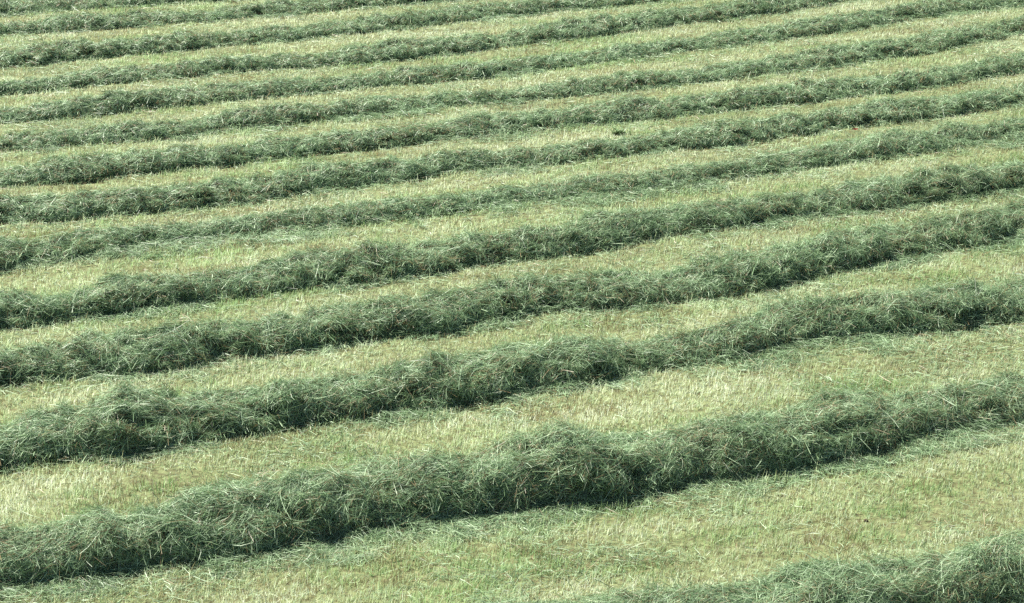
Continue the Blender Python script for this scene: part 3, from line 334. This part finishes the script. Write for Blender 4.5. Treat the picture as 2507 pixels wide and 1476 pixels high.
ALL = []
for i, st in enumerate(ROWS):
    row = Row(i, st)
    ALL.append(row)
    mid = len(row.S) // 2
    loc = (row.cx[mid], row.cy[mid], 0.0)
    root = bpy.data.objects.new('hay_windrow', None)
    scene.collection.objects.link(root)
    root.location = loc
    root['label'] = LABELS[i]; root['category'] = 'hay windrow'
    root['group'] = 'hay windrows raked across the mown field'
    D = math.hypot(loc[1], 7.9)
    lod = (18.8 / D)
    # dense inner mass of the row
    ns, nphi = len(row.S), 30
    ss, pp = np.meshgrid(row.S, np.linspace(0, math.pi, nphi), indexing='ij')
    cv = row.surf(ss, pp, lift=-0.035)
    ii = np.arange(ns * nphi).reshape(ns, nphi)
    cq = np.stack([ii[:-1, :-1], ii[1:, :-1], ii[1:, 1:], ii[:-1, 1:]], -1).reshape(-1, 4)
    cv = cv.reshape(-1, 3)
    # strands
    K = 4 if i < 6 else 3
    arc = 2.4 * np.mean(row.a) + 0.9 * np.mean(row.h)
    n = int(row.L * arc * 10500 * DENS * lod ** 1.35)
    s = rng.uniform(0.05, row.L - 0.1, n)
    phi = math.pi * rng.beta(1.05, 1.35, n)
    thin = rng.random(n) > 0.55 * row.pocket(s, phi)
    s, phi = s[thin], phi[thin]; n = len(s)
    L = np.clip(rng.lognormal(math.log(0.105), 0.48, n), 0.04, 0.36)
    longer = rng.random(n) < (0.14 if i < 6 else 0.0)          # longer stems combed over the crown
    L = np.where(longer, rng.uniform(0.20, 0.40, n), L)
    wid = rng.uniform(0.0022, 0.0056, n) * (1 / lod) ** 0.75
    depth = rng.normal(-0.010, 0.026, n)
    pick = hay_tint(n, s, phi, i * 3.7, 0.05 * min(1, lod) ** 2.5)
    wid = np.where(pick > 0.885, wid * 0.65, wid)              # bleached stems are the thin ones
    tint = np.repeat(pick, K * 2)
    v, q = make_strands(row, s, phi, L, wid, depth, K, 0.65, 0.30 if i < 5 else 0.22)
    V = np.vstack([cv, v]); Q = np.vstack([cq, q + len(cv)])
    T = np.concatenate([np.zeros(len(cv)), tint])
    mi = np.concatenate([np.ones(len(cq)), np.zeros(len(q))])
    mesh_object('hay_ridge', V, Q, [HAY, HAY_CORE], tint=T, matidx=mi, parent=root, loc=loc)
    # flat skirt of loose hay trampled along the front
    n = int(row.L * 1700 * DENS * lod ** 1.2 * (0.25 + np.mean(row.f)) * 2.0)
    s = rng.uniform(0.05, row.L - 0.1, n)
    f = row.at(s, 'f')
    patch = smoothstep(-0.35, 0.45, fbm(s * 1.0, s * 0 + i, s * 0, 1.4, 3) + (f - 0.3) * 1.6)
    u01 = rng.random(n) ** 1.15
    keep = rng.random(n) < np.where(u01 < .3, 1, patch)
    s, f, u01 = s[keep], f[keep], u01[keep]; n = len(s)
    off = row.at(s, 'a') * 0.92 + (f + 0.05) * (u01 * 1.12 - 0.10)
    x = row.at(s, 'cx') - row.at(s, 'nx') * off
    y = row.at(s, 'cy') - row.at(s, 'ny') * off
    pn2 = fbm(x, y, x * 0 + 5.2, 2.2, 3)
    kp = rng.random(n) < smoothstep(-0.95, 0.15, pn2 + 0.7 * (0.45 - u01))
    x, y, s, f, u01, off = x[kp], y[kp], s[kp], f[kp], u01[kp], off[kp]; n = len(x)
    lump = 0.035 + 0.09 * np.clip(vnoise(x * 4.5, y * 4.5, x * 0 + 3.3) + 0.2, 0, 1) * smoothstep(0.1, 0.4, f)
    z = ground_height(x, y) + 0.012 + rng.random(n) * lump * (1.15 - u01 ** 1.5) + 0.014
    ang = 1.6 * vnoise(x * 3.0, y * 3.0, x * 0 + 1.1) + np.arctan2(-row.at(s, 'nx'), row.at(s, 'ny')) + rng.normal(0, 0.8, n)
    d = norm(np.stack([np.cos(ang), np.sin(ang), rng.normal(0.0, 0.2, n)], -1))
    L = np.clip(rng.lognormal(math.log(0.13), 0.45, n), 0.05, 0.38)
    side = norm(np.stack([-d[:, 1], d[:, 0], rng.normal(0, 0.5, n)], -1))
    t = np.linspace(-0.5, 0.5, 3)
    bend = np.stack([rng.normal(0, .1, n), rng.normal(0, .1, n), -np.abs(rng.normal(0, .06, n))], -1)
    P = np.stack([x, y, z], -1)[:, None, :] + d[:, None, :] * (t[None, :, None] * L[:, None, None]) + bend[:, None, :] * (L[:, None, None] * (4 * t * t)[None, :, None])
    P[..., 2] = np.maximum(P[..., 2], ground_height(P[..., 0], P[..., 1]) + 0.012)
    v, q = ribbons(P, side, rng.uniform(0.0024, 0.0050, n) * (1 / lod) ** 0.75, np.array([0.8, 1, 0.4]))
    fr = mesh_object('loose_fringe', v, q, [HAY], tint=np.repeat(hay_tint(n, s, u01, i * 2.1 + 40, 0.006) * np.where(rng.random(n) < .8, .78, 1), 6), parent=root, loc=loc)
    fr['label'] = 'thin flat skirt of loose hay along its front'

# ------------------------------------------------------------------ row footprint test, for the stubble
cell = 0.1
GX0, GY0 = -26.0, 8.0
mask = np.zeros((540, 520), np.float32)          # 1 under a windrow
front = np.full((540, 520), 9.0, np.float32)     # metres in front of the nearest windrow foot
for row in ALL:
    for u in np.arange(-3.2, 0.9, 0.05):
        a = row.a
        off = u * 1.0
        x = row.cx + row.nx * off; y = row.cy + row.ny * off
        ix = ((x - GX0) / cell).astype(int); iy = ((y - GY0) / cell).astype(int)
        ok = (ix >= 0) & (ix < 520) & (iy >= 0) & (iy < 540)
        inside = ok & (np.abs(off) < a * 0.8)
        mask[iy[inside], ix[inside]] = 1
        if off < 0:
            dd = np.maximum(-off - a, 0)
            np.minimum.at(front, (iy[ok], ix[ok]), dd[ok].astype(np.float32))

def lookup(arr, x, y):
    ix = np.clip(((x - GX0) / cell).astype(int), 0, 519); iy = np.clip(((y - GY0) / cell).astype(int), 0, 539)
    return arr[iy, ix]

# ------------------------------------------------------------------ mown stubble
def sample_field(n, y0, y1, k0, k1):
    y = rng.uniform(y0, y1, n)
    wmax = k1 * y1 + k0
    x = rng.uniform(-wmax, wmax, n)
    ok = np.abs(x) < k1 * y + k0
    return x[ok], y[ok]

Vs, Qs, Ts, Ks = [], [], [], []
nv = 0
GREEN = [(-0.5, 15.5, .8, .25), (0.6, 15.9, .7, .2), (2.45, 17.2, .6, .25), (-0.03, 35.8, .4, .15), (1.1, 26.4, .8, .4), (3.3, 17.2, .4, .15),
         (1.7, 23.6, 1.0, .5), (4.7, 23.9, 1.2, .5), (-5.2, 23.2, 1.0, .35), (3.6, 20.3, .8, .35), (-2.2, 17.0, .7, .25), (0.4, 18.9, .9, .3)]
BARE = [(2.8, 16.81, .22, .10), (3.2, 16.97, .22, .09), (3.75, 16.85, .3, .1), (-3.2, 17.9, .5, .2), (4.0, 19.0, .4, .15)]
for (y0, y1, dens, wk) in ((14.6, 17.5, 5200, 0.95), (17.5, 21, 4300, 1.05), (21, 26, 3700, 1.1), (26, 33, 2800, 1.25), (33, 45, 1900, 1.55)):
    area = 2 * (0.262 * y1 + 1.0) * (y1 - y0)
    x, y = sample_field(int(area * dens * DENS_G), y0, y1, 1.0, 0.262)
    # tufts: pull blades toward clump centres so the sward is uneven
    cl = 0.05
    jx = (np.floor(x / cl) + 0.5 + 0.8 * (rng.random(len(x)) - .5)) * cl
    z0 = x * 0
    al, ac = x * 0.92 + y * 0.39, y * 0.92 - x * 0.39          # along and across the rows
    pn = fbm(al * 0.55, ac * 1.6, z0 + 3.7, 0.9, 3)           # patches drawn out along the rows
    pale = fbm(al * 0.6, ac * 1.8, z0 + 41.7, 1.3, 4)
    dead = smoothstep(0.15, 0.80, fbm(al * 0.7, ac * 1.7, z0 + 27.7, 1.9, 4))
    pf = fbm(x, y, z0 + 9.1, 5.0, 2)
    g = smoothstep(-0.25, 0.75, pn + 0.35 * pf)
    for (a, b, sx, sy) in GREEN:
        g = np.maximum(g, 0.95 * np.exp(-(((x - a) / sx) ** 2 + ((y - b) / sy) ** 2)))
    bare = z0 + 0.35 * smoothstep(0.35, 0.9, fbm(x, y, z0 + 15.1, 2.6, 2))
    for (a, b, sx, sy) in BARE:
        bare = np.maximum(bare, 0.70 * np.exp(-(((x - a) / sx) ** 2 + ((y - b) / sy) ** 2)))
    fr_ = lookup(front, x, y)
    tuft = smoothstep(-0.7, 0.35, fbm(x, y, z0 + 33.3, 11.0 if y1 < 22 else 7.0, 2))
    keep = (lookup(mask, x, y) < 0.5) & (rng.random(len(x)) > bare) & (rng.random(len(x)) < 0.15 + 0.85 * tuft)
    x, y, g, bare, pf, pale, dead = x[keep], y[keep], g[keep], bare[keep], pf[keep], pale[keep], dead[keep]
    n = len(x)
    hgt = np.clip(rng.lognormal(math.log(0.045 if y1 < 22 else 0.038), 0.38, n), 0.015, 0.12) * (1 + 0.25 * g + 0.35 * pf) * (1 - 0.4 * bare)
    wid = rng.uniform(0.0034, 0.0074, n) * wk
    lean_dir = 1.2 * vnoise(x * 1.1, y * 1.1, x * 0 + 2.5) + rng.normal(0.2, 1.1, n)
    lean = np.abs(rng.normal(0.28, 0.28, n))
    flat = rng.random(n) < 0.25                                # clippings and bent leaves
    lean = np.where(flat, rng.uniform(0.9, 2.2, n), lean)
    zg = ground_height(x, y) - 0.004
    K = 3
    t = np.linspace(0, 1, K)
    dx = np.cos(lean_dir); dy = np.sin(lean_dir)
    up = hgt / np.sqrt(1 + lean ** 2); out = up * lean
    P = np.empty((n, K, 3))
    P[..., 0] = x[:, None] + dx[:, None] * out[:, None] * t[None] ** 1.6
    P[..., 1] = y[:, None] + dy[:, None] * out[:, None] * t[None] ** 1.6
    P[..., 2] = zg[:, None] + up[:, None] * t[None]
    sa = rng.uniform(0, 2 * math.pi, n)
    sa = np.where(rng.random(n) < 0.6, rng.normal(0, 0.7, n), sa)
    side = np.stack([np.cos(sa), np.sin(sa), np.zeros(n)], -1)
    v, q = ribbons(P, side, wid, np.array([1.0, 0.85, 0.25 if y1 < 22 else 0.4]))
    Vs.append(v); Qs.append(q + nv); nv += len(v)
    tm = rng.normal(0.56, 0.23, n) + 0.17 * pale
    isdead = rng.random(n) < 0.06 + 0.55 * dead
    tm = np.where(isdead, rng.uniform(0, 0.22, n), tm)
    Ts.append(np.repeat(np.clip(tm, 0, 1), K * 2))
    Ks.append(np.repeat(np.clip(g * (0.8 if y1 < 22 else 0.6) + rng.normal(0.14, 0.25, n) - 0.35 * pale, 0, 1) * np.where(isdead, .25, 1), K * 2))
st_o = mesh_object('mown_stubble', np.vstack(Vs), np.vstack(Qs), [STUBBLE], tint=np.concatenate(Ts), kindv=np.concatenate(Ks))
st_o['kind'] = 'stuff'
st_o['label'] = 'short pale yellow green stubble of the mown field between the windrows'; st_o['category'] = 'grass'

# loose clippings strewn thinly over the stubble
Vs, Qs, Ts = [], [], []
nv = 0
for (y0, y1, dens, wk) in ((14.6, 18.5, 620, 1.0), (18.5, 24, 450, 1.2), (24, 32, 280, 1.5), (32, 45, 170, 1.9)):
    area = 2 * (0.262 * y1 + 1.0) * (y1 - y0)
    x, y = sample_field(int(area * dens * 2.2), y0, y1, 1.0, 0.262)
    f = lookup(front, x, y)
    pn = fbm(x, y * 1.3, x * 0 + 21.7, 1.1, 3)
    pr = 0.08 + 0.85 * smoothstep(0.7, 0.0, f) * (0.35 + 0.65 * smoothstep(-0.5, 0.3, pn)) + 0.7 * smoothstep(0.2, 0.75, pn)
    keep = (lookup(mask, x, y) < 0.5) & (rng.random(len(x)) < pr)
    x, y = x[keep], y[keep]; n = len(x)
    L = np.clip(rng.lognormal(math.log(0.11), 0.45, n), 0.04, 0.32)
    ang = rng.normal(0.3, 0.9, n) + 1.2 * vnoise(x * 2, y * 2, x * 0 + .5)
    d = norm(np.stack([np.cos(ang), np.sin(ang), rng.normal(0, 0.16, n)], -1))
    side = norm(np.stack([-d[:, 1], d[:, 0], rng.normal(0, 0.6, n)], -1))
    z = ground_height(x, y) + rng.uniform(0.015, 0.05, n)
    t = np.linspace(-0.5, 0.5, 3)
    bend = np.stack([rng.normal(0, .1, n), rng.normal(0, .1, n), -np.abs(rng.normal(0, .06, n))], -1)
    P = np.stack([x, y, z], -1)[:, None, :] + d[:, None, :] * (t[None, :, None] * L[:, None, None]) + bend[:, None, :] * (L[:, None, None] * (4 * t * t)[None, :, None])
    P[..., 2] = np.maximum(P[..., 2], ground_height(P[..., 0], P[..., 1]) + 0.01)
    v, q = ribbons(P, side, rng.uniform(0.0025, 0.006, n) * wk, np.array([0.8, 1, 0.4]))
    Vs.append(v); Qs.append(q + nv); nv += len(v)
    Ts.append(np.repeat(hay_tint(n, x, y, 3.3, 0.01), 6))
sc_o = mesh_object('scattered_hay', np.vstack(Vs), np.vstack(Qs), [HAY], tint=np.concatenate(Ts))
sc_o['kind'] = 'stuff'
sc_o['label'] = 'thin scatter of loose grey green hay strewn over the stubble'; sc_o['category'] = 'hay'

# ------------------------------------------------------------------ small single things
def plain(name, rgb, rough=0.7, var=0.35, scale=40):
    d = tuple(c * (1 - var) for c in rgb)
    return noise_material(name, scale, [(0.3, d), (0.7, rgb)], rough=rough, bump=0.3)
LEAF_RED = plain('red_brown_leaf', (0.26, 0.055, 0.035))
LEAF_PINK = plain('pinkish_dry_leaf', (0.72, 0.45, 0.34))
SOIL = plain('dark_soil', (0.075, 0.052, 0.034), 0.95)
BARE_SOIL = plain('bare_soil', (0.15, 0.115, 0.065), 0.95, 0.4, 22)

def hay_height(x, y):
    """top of whatever lies there: windrow crown or stubble"""
    best = float(ground_height(np.array([x]), np.array([y]))[0])
    for row in ALL:
        k = int(np.argmin((row.cx - x) ** 2 + (row.cy - y) ** 2))
        u = (x - row.cx[k]) * row.nx[k] + (y - row.cy[k]) * row.ny[k]
        if abs(u) < row.a[k]:
            ph = np.linspace(0.05, math.pi - 0.05, 60)
            p = row.surf(np.full(60, row.S[k]), ph)
            uu = (p[:, 0] - row.cx[k]) * row.nx[k] + (p[:, 1] - row.cy[k]) * row.ny[k]
            best = max(best, float(p[np.argmin(np.abs(uu - u)), 2]))
    return best

def leaf(name, x, y, z, L, W, rz, mat, label, cat, curl=0.35, tilt=0.3):
    """a curled dry leaf blade with a little thickness"""
    nu, nw = 9, 5
    V = []
    for sgn in (1, -1):
        for a in range(nu):
            t = a / (nu - 1)
            w = W * math.sin(math.pi * (0.06 + 0.88 * t)) ** 0.8 * 0.5
            for b in range(nw):
                q = b / (nw - 1) * 2 - 1
                zz = curl * L * (t - .5) ** 2 * 1.6 + 0.30 * W * abs(q) ** 1.5 + 0.0012 * sgn + 0.004 * math.sin(9 * t + 3 * q)
                V.append(((t - .5) * L, q * w, zz))
    V = np.array(V); n1 = nu * nw
    F = []
    for k in (0, 1):
        for a in range(nu - 1):
            for b in range(nw - 1):
                i0 = k * n1 + a * nw + b
                f = (i0, i0 + nw, i0 + nw + 1, i0 + 1)
                F.append(f if k == 0 else f[::-1])
    c, s_ = math.cos(rz), math.sin(rz)
    ct, st = math.cos(tilt), math.sin(tilt)
    X = V[:, 0]; Y = V[:, 1] * ct - V[:, 2] * st; Z = V[:, 1] * st + V[:, 2] * ct
    Vw = np.stack([x + X * c - Y * s_, y + X * s_ + Y * c, z + Z - Z.min()], -1)
    o = mesh_object(name, Vw, np.array(F), [mat], loc=(x, y, z), smooth=True)
    o['label'] = label; o['category'] = cat
    return o

def clod(x, y, r, label):
    nu, nw = 14, 9
    th = np.linspace(0, 2 * math.pi, nu, endpoint=False)
    V = []
    for b in range(nw):
        ph = b / (nw - 1) * math.pi
        for t in th:
            V.append((math.sin(ph) * math.cos(t), math.sin(ph) * math.sin(t) * .8, math.cos(ph) * .62))
    V = np.array(V)
    d = 1 + 0.35 * vnoise(V[:, 0] * 2 + x * 9, V[:, 1] * 2, V[:, 2] * 2) + 0.18 * vnoise(V[:, 0] * 5 + x * 9, V[:, 1] * 5, V[:, 2] * 5)
    V = V * d[:, None] * r
    F = [(b * nu + a, (b + 1) * nu + a, (b + 1) * nu + (a + 1) % nu, b * nu + (a + 1) % nu) for b in range(nw - 1) for a in range(nu)]
    z = float(ground_height(np.array([x]), np.array([y]))[0])
    o = mesh_object('soil_clod', V + np.array([x, y, z + r * .25]), np.array(F), [SOIL], loc=(x, y, z), smooth=False)
    o['label'] = label; o['category'] = 'clod of soil'
    return o

def stalk(name, x, y, z, L, lean, az, label, mat=None, w=0.0055, head=True):
    """a single grass stalk: bent stem with a thin drooping seed head"""
    mat = mat or STRAW
    k = 9
    t = np.linspace(0, 1, k)
    bx = lean * L * t ** 1.7
    bz = L * t * math.sqrt(max(0.05, 1 - min(lean, .95) ** 2))
    C = np.stack([x + bx * math.cos(az), y + bx * math.sin(az), z + bz], -1)
    rad = w * 0.5 * np.interp(t, [0, .7, 1], [1.1, .8, .5])
    V, F = [], []
    m = 5
    for a in range(k):
        for b in range(m):
            q = 2 * math.pi * b / m
            V.append(C[a] + rad[a] * np.array([math.cos(q), math.sin(q), 0]))
    for a in range(k - 1):
        for b in range(m):
            F.append((a * m + b, a * m + (b + 1) % m, (a + 1) * m + (b + 1) % m, (a + 1) * m + b))
    # side leaf
    b0 = len(V); i = 4
    for j in range(4):
        u = j / 3
        c = C[i] + np.array([math.cos(az + 2.2) * .05 * u, math.sin(az + 2.2) * .05 * u, .035 * u - .03 * u * u])
        hw = w * .55 * (1 - .8 * u)
        V += [c + np.array([0, -hw, 0]), c + np.array([0, hw, 0])]
    for j in range(3):
        F.append((b0 + 2 * j, b0 + 2 * j + 1, b0 + 2 * j + 3, b0 + 2 * j + 2))
    o = mesh_object(name, np.array(V), np.array(F), [mat], tint=np.full(len(V), rng.random()), loc=(x, y, z))
    o['label'] = label; o['category'] = 'stalk'
    return o

zz = lambda x, y: float(ground_height(np.array([x]), np.array([y]))[0])
leaf('dry_leaf', 5.35, 31.19, zz(5.35, 31.19) + .02, 0.10, 0.045, 0.2, LEAF_RED, 'small red brown leaf lying on the pale stubble between two far rows', 'leaf')
leaf('dry_leaf', 6.02, 29.75, hay_height(6.02, 29.75) + .01, 0.09, 0.05, 1.0, LEAF_RED, 'dark red leaf caught low in the hay of the thin wide skirted row', 'leaf')
leaf('dry_leaf', -0.85, 29.85, hay_height(-0.85, 29.85) + .02, 0.14, 0.06, 0.5, LEAF_PINK, 'pinkish dry leaf lying on the crown of a hay row', 'leaf')
clod(3.21, 16.97, 0.022, 'small dark soil clod alone on the foreground stubble at the right')
stalk('dry_stalk', -3.29, 17.27, zz(-3.29, 17.27), 0.24, 0.10, 2.0, 'tall pale dry stalk standing upright on the stubble behind the notched crest')
stalk('dry_stalk', -0.96, 18.40, zz(-0.96, 18.40), 0.20, 0.12, 1.6, 'slender upright pale stalk behind the middle of the thickest foreground windrow', w=0.004)
stalk('dry_stalk', -2.97, 22.50, zz(-2.97, 22.5), 0.26, 0.30, 0.3, 'pale leaning stalk on the stubble behind the black hollow row', w=0.0045)
stalk('dry_stalk', 1.16, 17.03, zz(1.16, 17.03), 0.22, 0.35, 2.6, 'pale green sprout standing on the stubble in front of the thickest windrow', w=0.005)
# a weed tuft of broad leaves
wt = bpy.data.objects.new('weed_tuft', None); scene.collection.objects.link(wt)
wt.location = (1.67, 31.06, zz(1.67, 31.06)); wt['label'] = 'dark green weed tuft alone on the pale far stubble'; wt['category'] = 'weed'
WEED = strand_material('weed_leaf', [(0, (0.08, 0.14, 0.05)), (1, (0.17, 0.27, 0.10))], trans=0.25)
n = 70
az = rng.uniform(0, 2 * math.pi, n); ln = rng.uniform(.08, .2, n); tt = np.linspace(0, 1, 4)
P = np.empty((n, 4, 3)); bx0 = rng.normal(0, .07, n)
P[..., 0] = 1.67 + bx0[:, None] + np.cos(az)[:, None] * ln[:, None] * .7 * tt[None] ** 1.3
P[..., 1] = 31.06 + np.sin(az)[:, None] * ln[:, None] * .7 * tt[None] ** 1.3
P[..., 2] = wt.location.z + ln[:, None] * (.9 * tt - .35 * tt ** 2)[None]
v, q = ribbons(P, np.stack([-np.sin(az), np.cos(az), az * 0], -1), rng.uniform(.012, .025, n), np.array([.6, 1, .8, .15]))
mesh_object('leaves', v, q, [WEED], tint=np.repeat(rng.random(n), 8), parent=wt, loc=tuple(wt.location))
